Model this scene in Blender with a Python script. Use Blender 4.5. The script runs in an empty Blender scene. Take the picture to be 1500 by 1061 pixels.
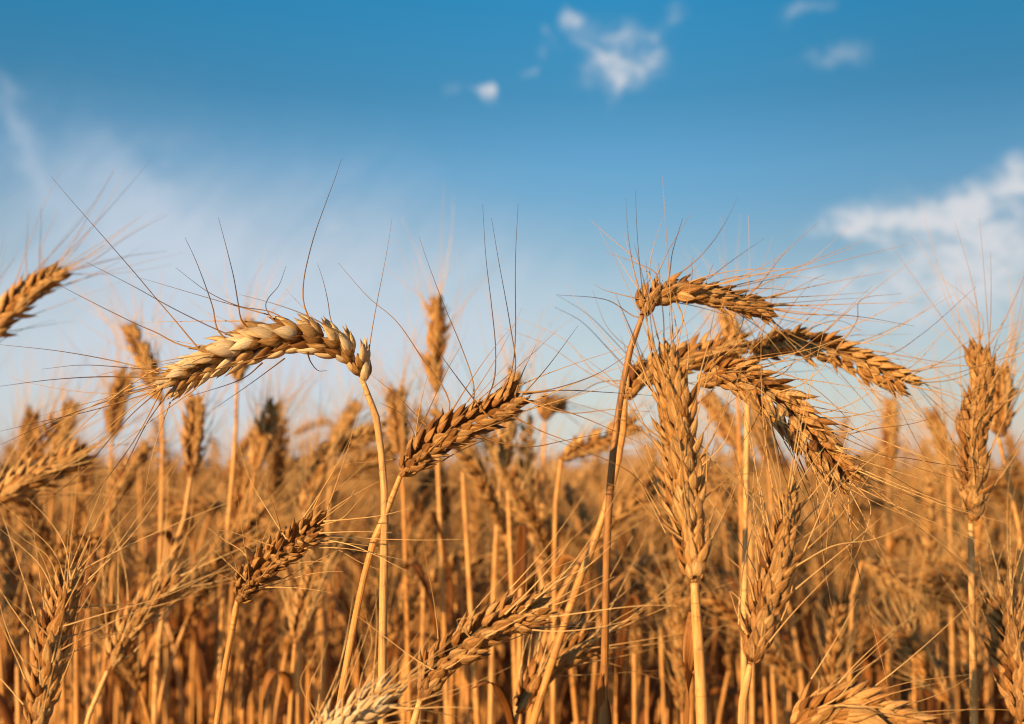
import bpy, math, random
import numpy as np
from mathutils import Vector

R = math.radians
sc = bpy.context.scene
COL = sc.collection

# ------------------------------------------------------------------ camera
CAM_Z, PITCH, LENS = 0.86, R(4.65), 50.0
F = 1500 * LENS / 36.0                      # focal length in photo pixels
cam_d = bpy.data.cameras.new('camera')
cam = bpy.data.objects.new('camera', cam_d)
COL.objects.link(cam)
cam.location = (0, 0, CAM_Z)
cam.rotation_euler = (R(90) + PITCH, 0, 0)
cam_d.lens = LENS
cam_d.sensor_width = 36
cam_d.clip_start, cam_d.clip_end = 0.02, 5000
cam_d.dof.use_dof = True
cam_d.dof.focus_distance = 0.50
cam_d.dof.aperture_fstop = 14.0
sc.camera = cam

# ------------------------------------------------------------------ sun, exposure
SUN_AZ, SUN_EL = R(217), R(15)              # azimuth clockwise from +Y (the view): behind the camera, to its left
sun_vec = Vector((math.sin(SUN_AZ) * math.cos(SUN_EL), math.cos(SUN_AZ) * math.cos(SUN_EL), math.sin(SUN_EL)))
sun_d = bpy.data.lights.new('sun', 'SUN')
sun_d.energy = 5.0
sun_d.angle = R(0.5)
sun_d.color = (1.0, 0.60, 0.29)
sun = bpy.data.objects.new('sun', sun_d)
COL.objects.link(sun)
sun.rotation_euler = (-sun_vec).to_track_quat('-Z', 'Y').to_euler()
sun.location = (-3, -3, 5)
sc.view_settings.view_transform = 'Standard'
sc.view_settings.look = 'None'
sc.view_settings.exposure = 0.6
sc.view_settings.gamma = 1.0
sc.cycles.filter_width = 1.1
sc.cycles.max_bounces = 10
sc.cycles.diffuse_bounces = 6
sc.cycles.use_denoising = True


# ------------------------------------------------------------------ node helper
class NT:
    def __init__(self, tree):
        self.t = tree

    def n(self, typ, **kw):
        nd = self.t.nodes.new(typ)
        for k, v in kw.items():
            setattr(nd, k, v)
        return nd

    def plug(self, sock, v):
        if isinstance(v, bpy.types.NodeSocket):
            self.t.links.new(v, sock)
        else:
            sock.default_value = v

    def m(self, op, a, b=0.0, c=None, clamp=False):
        nd = self.n('ShaderNodeMath', operation=op, use_clamp=clamp)
        self.plug(nd.inputs[0], a)
        self.plug(nd.inputs[1], b)
        if c is not None:
            self.plug(nd.inputs[2], c)
        return nd.outputs[0]

    def mix(self, f, a, b, blend='MIX'):
        nd = self.n('ShaderNodeMix', data_type='RGBA', blend_type=blend)
        self.plug(nd.inputs['Factor'], f)
        self.plug(nd.inputs[6], a)
        self.plug(nd.inputs[7], b)
        return nd.outputs[2]

    def noise(self, vec, scale, detail=4.0, rough=0.55, dist=0.0):
        nd = self.n('ShaderNodeTexNoise')
        self.plug(nd.inputs['Vector'], vec)
        nd.inputs['Scale'].default_value = scale
        nd.inputs['Detail'].default_value = detail
        nd.inputs['Roughness'].default_value = rough
        nd.inputs['Distortion'].default_value = dist
        return nd.outputs['Fac']

    def ramp(self, f, stops):
        nd = self.n('ShaderNodeValToRGB')
        el = nd.color_ramp.elements
        while len(el) < len(stops):
            el.new(0.5)
        for e, (p, c) in zip(el, stops):
            e.position = p
            e.color = (*c, 1)
        self.plug(nd.inputs[0], f)
        return nd.outputs[0]

    def sstep(self, v, a, b):
        nd = self.n('ShaderNodeMapRange', interpolation_type='SMOOTHSTEP')
        self.plug(nd.inputs[0], v)
        nd.inputs[1].default_value, nd.inputs[2].default_value = a, b
        return nd.outputs[0]

    def xyz(self, x, y, z):
        nd = self.n('ShaderNodeCombineXYZ')
        for s, v in zip(nd.inputs, (x, y, z)):
            self.plug(s, v)
        return nd.outputs[0]


# ------------------------------------------------------------------ world: sky with clouds by direction
w = bpy.data.worlds.new('World')
sc.world = w
w.use_nodes = True
w.node_tree.nodes.clear()
N = NT(w.node_tree)
sky = N.n('ShaderNodeTexSky', sky_type='NISHITA')
sky.sun_disc = False
sky.sun_elevation = SUN_EL
sky.sun_rotation = SUN_AZ
sky.air_density, sky.dust_density, sky.ozone_density = 1.0, 0.6, 1.5
tc = N.n('ShaderNodeTexCoord')
sep = N.n('ShaderNodeSeparateXYZ')
N.plug(sep.inputs[0], tc.outputs['Generated'])
X, Y, Z = sep.outputs
rad = N.m('SQRT', N.m('ADD', N.m('MULTIPLY', X, X), N.m('MULTIPLY', Y, Y)))
EL = N.m('ARCTAN2', Z, rad)                  # elevation, radians
AZ = N.m('ARCTAN2', X, Y)                    # azimuth from the view direction, radians
elf = N.m('DIVIDE', EL, 0.42, clamp=True)
tint = N.ramp(elf, [(0.0, (1.0, 1.0, 1.0)), (0.38, (0.72, 0.93, 1.05)), (0.51, (0.55, 0.95, 1.16)), (0.635, (0.31, 0.84, 1.05)), (0.79, (0.18, 0.93, 1.20)), (1.0, (0.10, 0.80, 1.15))])
base = N.mix(1.0, sky.outputs[0], tint, 'MULTIPLY')
base = N.mix(N.m('MULTIPLY', N.sstep(AZ, 0.02, 0.36), 0.30), base, N.mix(1.0, base, (0.2, 0.2, 0.2, 1), 'MULTIPLY'))     # deeper blue away from the sun


def sky_ang(x, y):
    """photo pixel -> (azimuth, elevation) of that piece of sky"""
    cx, cz = (x - 750) / F, -(y - 530.5) / F
    vy = math.cos(PITCH) - cz * math.sin(PITCH)
    vz = math.sin(PITCH) + cz * math.cos(PITCH)
    return math.atan2(cx, vy), math.atan2(vz, math.hypot(cx, vy))


dirv = N.xyz(AZ, EL, 0.0)
warp = N.noise(dirv, 9.0, 3, 0.55)
warp2 = N.noise(N.xyz(N.m('ADD', AZ, 7.3), EL, 2.0), 9.0, 3, 0.55)
wa3 = N.noise(N.xyz(AZ, EL, 5.0), 42.0, 5, 0.6)
wa4 = N.noise(N.xyz(AZ, EL, 9.0), 42.0, 5, 0.6)
waz = N.m('ADD', N.m('ADD', AZ, N.m('MULTIPLY', N.m('SUBTRACT', wa3, 0.5), 0.032)), N.m('MULTIPLY', N.m('SUBTRACT', warp, 0.5), 0.05))
wel = N.m('ADD', N.m('ADD', EL, N.m('MULTIPLY', N.m('SUBTRACT', wa4, 0.5), 0.026)), N.m('MULTIPLY', N.m('SUBTRACT', warp2, 0.5), 0.04))


def blob(x, y, rx, ry, amp, rot=0.0):
    a0, e0 = sky_ang(x, y)
    da, de = N.m('SUBTRACT', waz, a0), N.m('SUBTRACT', wel, e0)
    c, s = math.cos(R(rot)), math.sin(R(rot))
    u = N.m('DIVIDE', N.m('ADD', N.m('MULTIPLY', da, c), N.m('MULTIPLY', de, s)), rx / F)
    v = N.m('DIVIDE', N.m('SUBTRACT', N.m('MULTIPLY', de, c), N.m('MULTIPLY', da, s)), ry / F)
    d2 = N.m('ADD', N.m('MULTIPLY', u, u), N.m('MULTIPLY', v, v))
    return N.m('MULTIPLY', N.m('POWER', 2.7183, N.m('MULTIPLY', d2, -1.0)), amp)


def total(blobs):
    acc = None
    for b in blobs:
        o = blob(*b)
        acc = o if acc is None else N.m('ADD', acc, o)
    return acc


puffs = total([
    (890, 95, 30, 20, 0.72, -20), (945, 92, 36, 22, 0.75, 30), (915, 78, 80, 52, 0.24, 10), (880, 75, 40, 9, 0.4, -25), (897, 128, 11, 26, 0.6, -8), (912, 52, 40, 24, 0.5, -20), (958, 48, 14, 18, 0.45, 0), (985, 22, 30, 16, 0.35, 45), (870, 120, 30, 14, 0.3, 0),
    (842, 36, 18, 12, 1.0, -25), (860, 45, 22, 12, 0.4, 0), (805, 50, 13, 10, 0.45, -35), (822, 68, 9, 9, 0.5, -35), (798, 80, 14, 11, 0.7, 0), (712, 131, 11, 14, 0.95, 10), (704, 135, 18, 8, 0.5, 0), (690, 130, 16, 6, 0.3, 0), (662, 126, 14, 12, 0.45, 0), (780, 112, 12, 10, 0.6, 0),
    (1183, 14, 36, 13, 0.65, 20), (1225, 78, 50, 20, 0.5, 0), (1175, 95, 60, 12, 0.2, 0), (1270, 322, 42, 28, 1.6, 0), (1225, 330, 44, 16, 0.6, 0), (1392, 316, 50, 30, 1.5, 10), (1340, 332, 46, 22, 0.8, 0),
    (1450, 335, 60, 44, 0.5, 20), (1495, 272, 40, 36, 1.6, 25), (1330, 275, 50, 22, 0.18, 15), (1430, 392, 120, 48, 0.95, 14), (1320, 445, 200, 40, 0.5, 0), (1360, 372, 60, 18, 0.3, 0), (1300, 400, 90, 22, 0.4, 8),
    (480, 336, 24, 11, 0.7, 0), (1180, 430, 120, 32, 0.5, 5), (1480, 400, 60, 50, 0.4, 0)])
fine = N.noise(N.xyz(AZ, N.m('MULTIPLY', EL, 1.3), 0.3), 46.0, 8, 0.66, 0.7)
puff = N.sstep(N.m('MULTIPLY', puffs, N.m('ADD', N.m('MULTIPLY', fine, 3.0), -0.62)), 0.05, 1.65)
veil = total([
    (300, 420, 300, 130, 0.6, -12), (560, 440, 260, 100, 0.3, 0), (500, 320, 240, 90, 0.2, -10), (215, 325, 150, 60, 0.5, -35), (40, 420, 200, 80, 0.2, 0), (170, 570, 520, 130, 0.55, 0), (430, 480, 300, 110, 0.42, 0), (45, 220, 110, 18, 0.42, -58), (300, 410, 200, 70, 0.8, -25), (250, 520, 330, 100, 0.75, 0),
    (760, 410, 140, 45, 0.12, 0), (640, 500, 420, 70, 0.35, 0), (1250, 470, 240, 55, 0.45, 0), (230, 290, 70, 30, 0.3, -50)])
soft = N.noise(N.xyz(N.m('ADD', AZ, EL), N.m('MULTIPLY', N.m('SUBTRACT', EL, AZ), 3.0), 1.7), 9.0, 5, 0.5, 0.8)
veil = N.m('MULTIPLY', veil, N.m('ADD', 0.15, N.m('MULTIPLY', soft, 1.5)))
veil = N.m('SUBTRACT', 1.0, N.m('POWER', 2.7183, N.m('MULTIPLY', veil, -1.1)))
haze_band = N.m('POWER', N.m('SUBTRACT', 1.0, N.m('DIVIDE', EL, 0.20, clamp=True)), 1.5)
lowcloud = N.noise(N.xyz(AZ, N.m('MULTIPLY', EL, 4.0), 4.4), 7.0, 5, 0.55, 0.4)
haze_amt = N.m('MULTIPLY', haze_band, N.m('ADD', 0.55, N.m('MULTIPLY', lowcloud, 0.55)), clamp=True)
WHITE = (5.6, 6.2, 7.0, 1)
c1 = N.mix(N.m('MULTIPLY', haze_amt, 0.85), base, (7.6, 7.4, 7.7, 1))
c2 = N.mix(N.m('MULTIPLY', veil, 0.88), c1, (6.3, 7.0, 8.0, 1))
c3 = N.mix(N.m('MULTIPLY', puff, 0.92), c2, (7.2, 7.3, 7.6, 1))
bg = N.n('ShaderNodeBackground')
N.plug(bg.inputs[0], c3)
bg.inputs[1].default_value = 0.065
out = N.n('ShaderNodeOutputWorld')
N.t.links.new(bg.outputs[0], out.inputs[0])


# ------------------------------------------------------------------ materials
def straw_mat(name, stops, streak=(10, 1.2), bump=0.75, transl=0.15, rough=0.55, spots=0.45, spec=0.3, veins=0.55, tips=0.5, dark_tip=0.0, base=0.21, weather=0.22, rings=0.0):
    """dry straw: colour by the 'huv' attribute (u round, v along, random tint), fibres along v, brown flecks"""
    m = bpy.data.materials.new(name)
    m.use_nodes = True
    m.node_tree.nodes.clear()
    K = NT(m.node_tree)
    at = K.n('ShaderNodeAttribute', attribute_name='huv')
    s = K.n('ShaderNodeSeparateXYZ')
    K.plug(s.inputs[0], at.outputs['Vector'])
    U, V, T = s.outputs
    oi = K.n('ShaderNodeObjectInfo')
    fib = K.noise(K.xyz(K.m('MULTIPLY', U, streak[0]), K.m('MULTIPLY', V, streak[1]), K.m('MULTIPLY', T, 37.0)), 1.0, 3, 0.65)
    vein = K.noise(K.xyz(K.m('MULTIPLY', U, streak[0] * 2.6), K.m('MULTIPLY', V, streak[1] * 0.7), K.m('MULTIPLY', T, 91.0)), 1.0, 2, 0.5)
    geo = K.n('ShaderNodeTexCoord')
    blot = K.noise(geo.outputs['Object'], 330.0, 4, 0.65)
    big = K.noise(geo.outputs['Object'], 22.0, 2, 0.5)
    f = K.m('ADD', K.m('MULTIPLY', T, 0.72), K.m('MULTIPLY', K.m('SUBTRACT', fib, 0.5), 1.1))
    f = K.m('ADD', f, K.m('MULTIPLY', K.m('SUBTRACT', oi.outputs['Random'], 0.5), 0.22))
    f = K.m('ADD', f, K.m('MULTIPLY', K.m('SUBTRACT', big, 0.5), 0.35))
    f = K.m('ADD', f, base, clamp=True)
    col = K.ramp(f, stops)
    col = K.mix(K.m('MULTIPLY', K.sstep(vein, 0.52, 0.68), veins), col, (0.20, 0.095, 0.028, 1))
    if rings:                                     # fine cross cracks and joint marks
        rg = K.noise(K.xyz(0.0, K.m('MULTIPLY', V, 26.0), T), 1.0, 2, 0.7)
        col = K.mix(K.m('MULTIPLY', K.sstep(rg, 0.63, 0.67), rings), col, (0.10, 0.045, 0.014, 1))
    grey = K.noise(geo.outputs['Object'], 75.0, 3, 0.6)
    col = K.mix(K.m('MULTIPLY', K.sstep(grey, 0.55, 0.72), weather), col, (0.27, 0.20, 0.13, 1))
    if dark_tip:  # dark awn ends: own colour, plus silhouette shade put into the colour
        dk = K.m('MULTIPLY', K.sstep(V, 0.25, 1.5), K.sstep(T, 0.62, 0.42))
        col = K.mix(K.m('MULTIPLY', dk, dark_tip), col, (0.035, 0.022, 0.014, 1))
    if tips:
        col = K.mix(K.m('MULTIPLY', K.sstep(V, 0.72, 1.0), tips), col, (0.30, 0.15, 0.045, 1))
    sp = K.m('MULTIPLY', K.sstep(blot, 0.58, 0.70), spots)
    col = K.mix(sp, col, (0.13, 0.06, 0.018, 1))
    b = K.n('ShaderNodeBump')
    b.inputs['Strength'].default_value = bump
    b.inputs['Distance'].default_value = 0.0012
    K.plug(b.inputs['Height'], K.m('ADD', K.m('ADD', fib, vein), K.m('MULTIPLY', blot, 0.3)))
    p = K.n('ShaderNodeBsdfPrincipled')
    K.plug(p.inputs['Base Color'], col)
    p.inputs['Roughness'].default_value = rough
    p.inputs['Specular IOR Level'].default_value = spec
    K.plug(p.inputs['Normal'], b.outputs[0])
    tr = K.n('ShaderNodeBsdfTranslucent')
    K.plug(tr.inputs['Color'], col)
    mx = K.n('ShaderNodeMixShader')
    mx.inputs[0].default_value = transl
    K.t.links.new(p.outputs[0], mx.inputs[1])
    K.t.links.new(tr.outputs[0], mx.inputs[2])
    o = K.n('ShaderNodeOutputMaterial')
    K.t.links.new(mx.outputs[0], o.inputs[0])
    return m


M_HUSK = straw_mat('straw_husk', [(0.0, (0.20, 0.078, 0.016)), (0.3, (0.45, 0.205, 0.048)), (0.6, (0.66, 0.36, 0.105)), (1.0, (0.84, 0.56, 0.22))])
M_PALE = straw_mat('pale_straw_husk', [(0.0, (0.20, 0.085, 0.022)), (0.28, (0.46, 0.26, 0.08)), (0.5, (0.72, 0.50, 0.21)), (1.0, (0.90, 0.75, 0.45))], base=0.42, weather=0.0, veins=0.22, spots=0.2, tips=0.3, bump=0.5)
M_BROWN = straw_mat('brown_straw_husk', [(0.0, (0.16, 0.062, 0.014)), (0.35, (0.38, 0.175, 0.045)), (0.65, (0.55, 0.29, 0.085)), (1.0, (0.74, 0.46, 0.17))], base=0.27)
M_STEM = straw_mat('straw_stem', [(0.0, (0.28, 0.10, 0.02)), (0.35, (0.58, 0.26, 0.058)), (0.7, (0.74, 0.40, 0.115)), (1.0, (0.84, 0.54, 0.21))],
                   streak=(7, 9), bump=0.25, transl=0.05, rough=0.45, spots=0.4, spec=0.4, veins=0.5, tips=0.0, rings=0.4)
M_STEM_PALE = straw_mat('pale_straw_stem', [(0.0, (0.34, 0.15, 0.04)), (0.4, (0.60, 0.34, 0.11)), (0.75, (0.74, 0.47, 0.17)), (1.0, (0.84, 0.60, 0.27))],
                        streak=(7, 9), bump=0.25, transl=0.05, rough=0.42, spots=0.4, spec=0.5, veins=0.45, tips=0.0, rings=0.6)
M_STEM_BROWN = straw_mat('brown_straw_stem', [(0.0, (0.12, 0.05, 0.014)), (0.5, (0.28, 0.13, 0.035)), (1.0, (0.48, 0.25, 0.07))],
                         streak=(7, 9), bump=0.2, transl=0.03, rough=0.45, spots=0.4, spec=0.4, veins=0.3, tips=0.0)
M_AWN = straw_mat('straw_awn', [(0.0, (0.16, 0.075, 0.025)), (0.5, (0.42, 0.23, 0.075)), (1.0, (0.68, 0.46, 0.18))], bump=0.0, transl=0.1, spots=0.0, rough=0.5, veins=0.0, tips=0.0, dark_tip=0.85)
M_AWN_PALE = straw_mat('pale_straw_awn', [(0.0, (0.34, 0.17, 0.05)), (0.5, (0.58, 0.35, 0.12)), (1.0, (0.78, 0.56, 0.24))], bump=0.0, transl=0.1, spots=0.0, rough=0.5, veins=0.0, tips=0.0)
M_LEAF = straw_mat('dry_leaf', [(0.0, (0.11, 0.038, 0.009)), (0.5, (0.34, 0.13, 0.028)), (1.0, (0.58, 0.29, 0.08))],
                   streak=(24, 1.5), bump=0.3, transl=0.3, spots=0.3, tips=0.0)


def ground_mat():
    m = bpy.data.materials.new('dry_soil')
    m.use_nodes = True
    K = NT(m.node_tree)
    p = m.node_tree.nodes['Principled BSDF']
    g = K.n('ShaderNodeTexCoord')
    a = K.noise(g.outputs['Object'], 18.0, 6, 0.65)
    c = K.noise(g.outputs['Object'], 160.0, 4, 0.6)
    col = K.ramp(K.m('ADD', K.m('MULTIPLY', a, 0.6), K.m('MULTIPLY', c, 0.4)), [(0.3, (0.10, 0.05, 0.02)), (0.55, (0.24, 0.13, 0.045)), (0.75, (0.42, 0.25, 0.09))])
    K.plug(p.inputs['Base Color'], col)
    p.inputs['Roughness'].default_value = 0.9
    b = K.n('ShaderNodeBump')
    b.inputs['Distance'].default_value = 0.02
    K.plug(b.inputs['Height'], a)
    K.plug(p.inputs['Normal'], b.outputs[0])
    return m


# ------------------------------------------------------------------ geometry helpers
def px(x, y, d):
    """a photo pixel at d metres along the view -> world point"""
    cx, cz = (x - 750) / F * d, -(y - 530.5) / F * d
    return np.array((cx, d * math.cos(PITCH) - cz * math.sin(PITCH), CAM_Z + d * math.sin(PITCH) + cz * math.cos(PITCH)))


def to_px(p):
    v = np.asarray(p, float) - (0, 0, CAM_Z)
    d = v[1] * math.cos(PITCH) + v[2] * math.sin(PITCH)
    cz = -v[1] * math.sin(PITCH) + v[2] * math.cos(PITCH)
    return 750 + v[0] / d * F, 530.5 - cz / d * F, d


def unit(v):
    return v / max(1e-12, np.linalg.norm(v))


def spline(P, n):
    """n points, evenly spaced, on a Catmull-Rom curve through P"""
    P = np.asarray(P, float)
    if len(P) == 2:
        P = np.array([P[0], (P[0] + P[1]) / 2, P[1]])
    Q = np.vstack([2 * P[0] - P[1], P, 2 * P[-1] - P[-2]])
    o = []
    for i in range(1, len(Q) - 2):
        p0, p1, p2, p3 = Q[i - 1:i + 3]
        d01, d12, d23 = [max(1e-6, np.linalg.norm(b - a)) ** 0.5 for a, b in ((p0, p1), (p1, p2), (p2, p3))]
        m1 = (p2 - p1) + d12 * ((p1 - p0) / d01 - (p2 - p0) / (d01 + d12))
        m2 = (p2 - p1) + d12 * ((p3 - p2) / d23 - (p3 - p1) / (d12 + d23))
        for t in np.linspace(0, 1, 14, endpoint=False):
            o.append((2 * t**3 - 3 * t**2 + 1) * p1 + (t**3 - 2 * t**2 + t) * m1 + (-2 * t**3 + 3 * t**2) * p2 + (t**3 - t**2) * m2)
    o.append(Q[-2])
    o = np.array(o)
    L = np.concatenate([[0], np.cumsum(np.linalg.norm(np.diff(o, axis=0), axis=1))])
    s = np.linspace(0, L[-1], n)
    return np.stack([np.interp(s, L, o[:, k]) for k in range(3)], 1)


def frames(P, ref):
    """tangents and a transported side vector that starts near ref"""
    T = np.gradient(P, axis=0)
    T = T / np.maximum(1e-12, np.linalg.norm(T, axis=1))[:, None]
    A = np.zeros_like(T)
    a = np.asarray(ref, float)
    for i in range(len(P)):
        a = a - T[i] * a.dot(T[i])
        if np.linalg.norm(a) < 1e-6:
            a = np.cross(T[i], (0.3, 0.5, 0.8))
        a = unit(a)
        A[i] = a
    return T, A, np.cross(T, A)


class Geo:
    """collects quads and their (u, v, tint) attribute"""

    def __init__(self):
        self.V, self.Q, self.H, self.n = [], [], [], 0

    def add(self, V, Q, H):
        self.V.append(V)
        self.Q.append(Q + self.n)
        self.H.append(H)
        self.n += len(V)

    def arrays(self):
        return np.concatenate(self.V), np.concatenate(self.Q), np.concatenate(self.H)

    def mesh(self, name, mat, origin=(0, 0, 0)):
        V, Q, H = self.arrays()
        return make_mesh(name, V - np.asarray(origin), Q, H, mat)


def make_mesh(name, V, Q, H, mat):
    me = bpy.data.meshes.new(name)
    me.vertices.add(len(V))
    me.vertices.foreach_set('co', V.astype(np.float32).ravel())
    me.loops.add(Q.size)
    me.loops.foreach_set('vertex_index', Q.astype(np.int32).ravel())
    me.polygons.add(len(Q))
    me.polygons.foreach_set('loop_start', np.arange(0, Q.size, 4, dtype=np.int32))
    me.polygons.foreach_set('loop_total', np.full(len(Q), 4, dtype=np.int32))
    me.polygons.foreach_set('use_smooth', np.ones(len(Q), dtype=bool))
    at = me.attributes.new('huv', 'FLOAT_VECTOR', 'POINT')
    at.data.foreach_set('vector', H.astype(np.float32).ravel())
    me.update(calc_edges=True)
    me.materials.append(mat)
    return me


_gq = {}


def grid_q(nr, ns, closed=True):
    k = (nr, ns, closed)
    if k not in _gq:
        q = []
        for i in range(nr - 1):
            for j in range(ns if closed else ns - 1):
                j2 = (j + 1) % ns
                q.append((i * ns + j, i * ns + j2, (i + 1) * ns + j2, (i + 1) * ns + j))
        _gq[k] = np.array(q, dtype=np.int64)
    return _gq[k]


def tube(g, P, rad, sides, tint, vscale=1.0, ref=(0.31, 0.9, 0.2), flat=1.0):
    P = np.asarray(P)
    T, A, B = frames(P, ref)
    rad = np.asarray(rad, float) * np.ones(len(P))
    th = np.arange(sides) * 2 * math.pi / sides
    V = P[:, None] + rad[:, None, None] * (np.cos(th)[None, :, None] * A[:, None] + flat * np.sin(th)[None, :, None] * B[:, None])
    u = np.broadcast_to(0.5 + 0.5 * np.cos(th), (len(P), sides))
    v = np.broadcast_to(np.linspace(0, vscale, len(P))[:, None], (len(P), sides))
    H = np.stack([u, v, np.full_like(u, tint)], 2)
    g.add(V.reshape(-1, 3), grid_q(len(P), sides), H.reshape(-1, 3))


HUSK_V = {10: (np.array([0, .06, .17, .31, .47, .62, .75, .86, .94, 1.0]), np.array([.34, .60, .87, 1.0, .96, .79, .52, .27, .11, .03])),
          6: (np.array([0, .16, .42, .68, .88, 1.0]), np.array([.4, .85, 1.0, .68, .22, .04])), 4: (np.array([0, .3, .7, 1.0]), np.array([.4, 1.0, .62, .05]))}


def husk(g, p, ax, outw, L, W, D, tint, nr=8, ns=8, bow=0.10, hook=0.0, skew=0.0):
    """one pointed boat-shaped husk: base p, axis ax, back towards outw"""
    ax = unit(ax)
    o = unit(outw - ax * outw.dot(ax))
    s = np.cross(ax, o)
    v, prof = HUSK_V[nr]
    th = np.arange(ns) * 2 * math.pi / ns
    cx, cy = np.sin(th), np.cos(th)
    keel = np.where(cy > 0.01, cy, cy * 0.45)
    keel[0] *= 1.28                               # the raised midrib
    b1, b2 = bow * L * np.sin(math.pi * v * 0.9), hook * L * v ** 3
    c = p + np.outer(v * L, ax) + np.outer(b1 + b2, o) + np.outer(skew * L * v ** 2, s)
    V = c[:, None] + (W * prof)[:, None, None] * cx[None, :, None] * s + (D * prof)[:, None, None] * keel[None, :, None] * o
    u = np.broadcast_to(th / (2 * math.pi), (nr, ns))
    vv = np.broadcast_to(v[:, None], (nr, ns))
    g.add(V.reshape(-1, 3), grid_q(nr, ns), np.stack([u, vv, np.full((nr, ns), tint)], 2).reshape(-1, 3))
    return c[-1]


def awn_pts(p, d0, L, rng, n=10, curl=1.0):
    d = unit(d0)
    k = unit(np.cross(d, rng.normal(size=3))) * rng.normal() * 0.9 * curl
    k2 = unit(np.cross(d, rng.normal(size=3))) * rng.normal() * 0.5 * curl
    P = [p]
    for i in range(n - 1):
        t = i / (n - 2)
        d = unit(d + (k * (1 - t) * 0.55 + k2 * t * 0.6) / n * 1.4)
        P.append(P[-1] + d * L / (n - 1))
    return np.array(P)


def ear_parts(axis, rng, size=1.0, nodes=18, roll=90, lod=2, view=None, awn_len=0.062, awn_share=1.0, spread=0.42, curl=1.0, dark=0.0, darkp=0.3, wide=0.0016, plump=1.08, gaps=0.0, jit=1.0):
    """spikelets (a list of Geo) and awns (a list of point arrays) along the axis points"""
    axis = spline(axis, 40)
    L = np.linalg.norm(np.diff(axis, axis=0), axis=1).sum()
    mid = axis[8]
    T0 = unit(axis[12] - axis[4])
    vdir = (np.array((0, 0, CAM_Z)) - mid) if view is None else np.asarray(view, float)
    vdir = unit(vdir - T0 * vdir.dot(T0))
    side = np.cross(T0, vdir)
    ref = math.cos(R(roll)) * vdir + math.sin(R(roll)) * side
    T, A, B = frames(axis, ref)
    nr, ns = {2: (10, 10), 1: (6, 6), 0: (4, 4)}[lod]
    spk, awns = [], []
    hl = 0.0118 * size
    for k in range(nodes):
        t = (k + 0.35) / (nodes + 1.6)
        t -= 0.035 * math.sin(2 * math.pi * t)
        i = t * 39
        a = int(i)
        f = i - a
        P = axis[a] * (1 - f) + axis[min(39, a + 1)] * f
        tw = R(12 * jit) * math.sin(k * 0.7 + roll) + R(rng.normal() * 6 * jit)
        sgn = 1 if k % 2 == 0 else -1
        u, wv, tt = A[a] * sgn, B[a], T[a]
        u = unit(u + wv * tw)
        g = Geo()
        if rng.random() < gaps and 2 < k < nodes - 3:      # a lost spikelet leaves a gap
            continue
        env = math.sin(math.pi * (0.10 + 0.80 * t) ** 0.85) ** 0.9
        grow = (0.50 + 0.52 * env) * (1 + rng.uniform(-0.14, 0.12) * jit)
        early = min(1.0, 0.45 + k * 0.2)
        h = hl * grow
        last = k >= nodes - 1
        darks = rng.random() < darkp
        for kind, ang, tilt, ll, ww, off in (('glume', -66, 15, 0.84, 0.195, 0.0), ('glume', 66, 15, 0.84, 0.195, 0.0), ('lemma', -40, 24, 1.10, 0.20, 0.12), ('lemma', 40, 24, 1.10, 0.20, 0.12),
                                             ('palea', -16, 18, 0.95, 0.17, 0.34), ('palea', 16, 18, 0.95, 0.17, 0.34), ('centre', 0, 28, 0.88, 0.21, 0.10)):
            if lod == 0 and kind in ('glume', 'palea'):
                continue
            if lod == 1 and kind == 'palea' and ang < 0:
                continue
            if lod == 0 and kind == 'glume':
                continue
            an = R(ang + rng.normal() * 7 * jit)
            o = unit(math.cos(an) * u + math.sin(an) * wv)
            ti = R(tilt * (early if not last else 0.45) + rng.normal() * 5.5 * jit + (14 if rng.random() < 0.06 * jit else 0))
            ax = tt * math.cos(ti) + o * math.sin(ti)
            p = P + o * wide * (0.35 + 0.65 * env) + tt * off * h + u * 0.0008
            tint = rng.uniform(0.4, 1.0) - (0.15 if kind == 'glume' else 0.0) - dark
            if (darks and kind == 'glume') or rng.random() < darkp * 0.25:
                tint -= 0.8 if darkp > 0.5 else 0.5
            tip = husk(g, p, ax, o, h * ll, h * ww * plump * rng.uniform(0.85, 1.12), h * ww * 0.64, max(-0.5, tint), nr, ns, 0.07, rng.normal(0.06, 0.07), rng.normal(0, 0.07))
            if kind == 'lemma' and rng.random() < awn_share:
                sp = rng.normal(spread, 0.16)
                d0 = unit(tt * math.cos(sp) + unit(o + rng.normal(size=3) * 0.35) * math.sin(sp))
                awns.append(awn_pts(tip, d0, awn_len * rng.uniform(0.65, 1.15) * (0.75 + 0.35 * t), rng, 11 if lod == 2 else 7, curl))
        spk.append(g)
    rach = Geo()
    tube(rach, axis[:37], np.linspace(0.0014, 0.0009, 37) * size, 6, 0.4)
    return spk, awns, rach, axis


AWN_R = 0.00019


def awn_geo(g, P, rng, r=AWN_R, sides=4, tr=(0.45, 0.95)):
    n = len(P)
    t = np.linspace(0, 1, n)
    tube(g, P, r * (0.22 + 0.85 * (1 - t) + 0.45 * (1 - t) ** 8) * rng.uniform(0.85, 1.15), sides, rng.uniform(*tr), 3.0)


def link(name, me, parent):
    o = bpy.data.objects.new(name, me)
    COL.objects.link(o)
    o.parent = parent
    return o


def root(loc, label, group=None):
    e = bpy.data.objects.new('wheat_stalk', None)
    e.empty_display_size = 0.05
    e.location = tuple(loc)
    e['label'] = label
    e['category'] = 'wheat'
    if group:
        e['group'] = group
    COL.objects.link(e)
    return e


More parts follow.
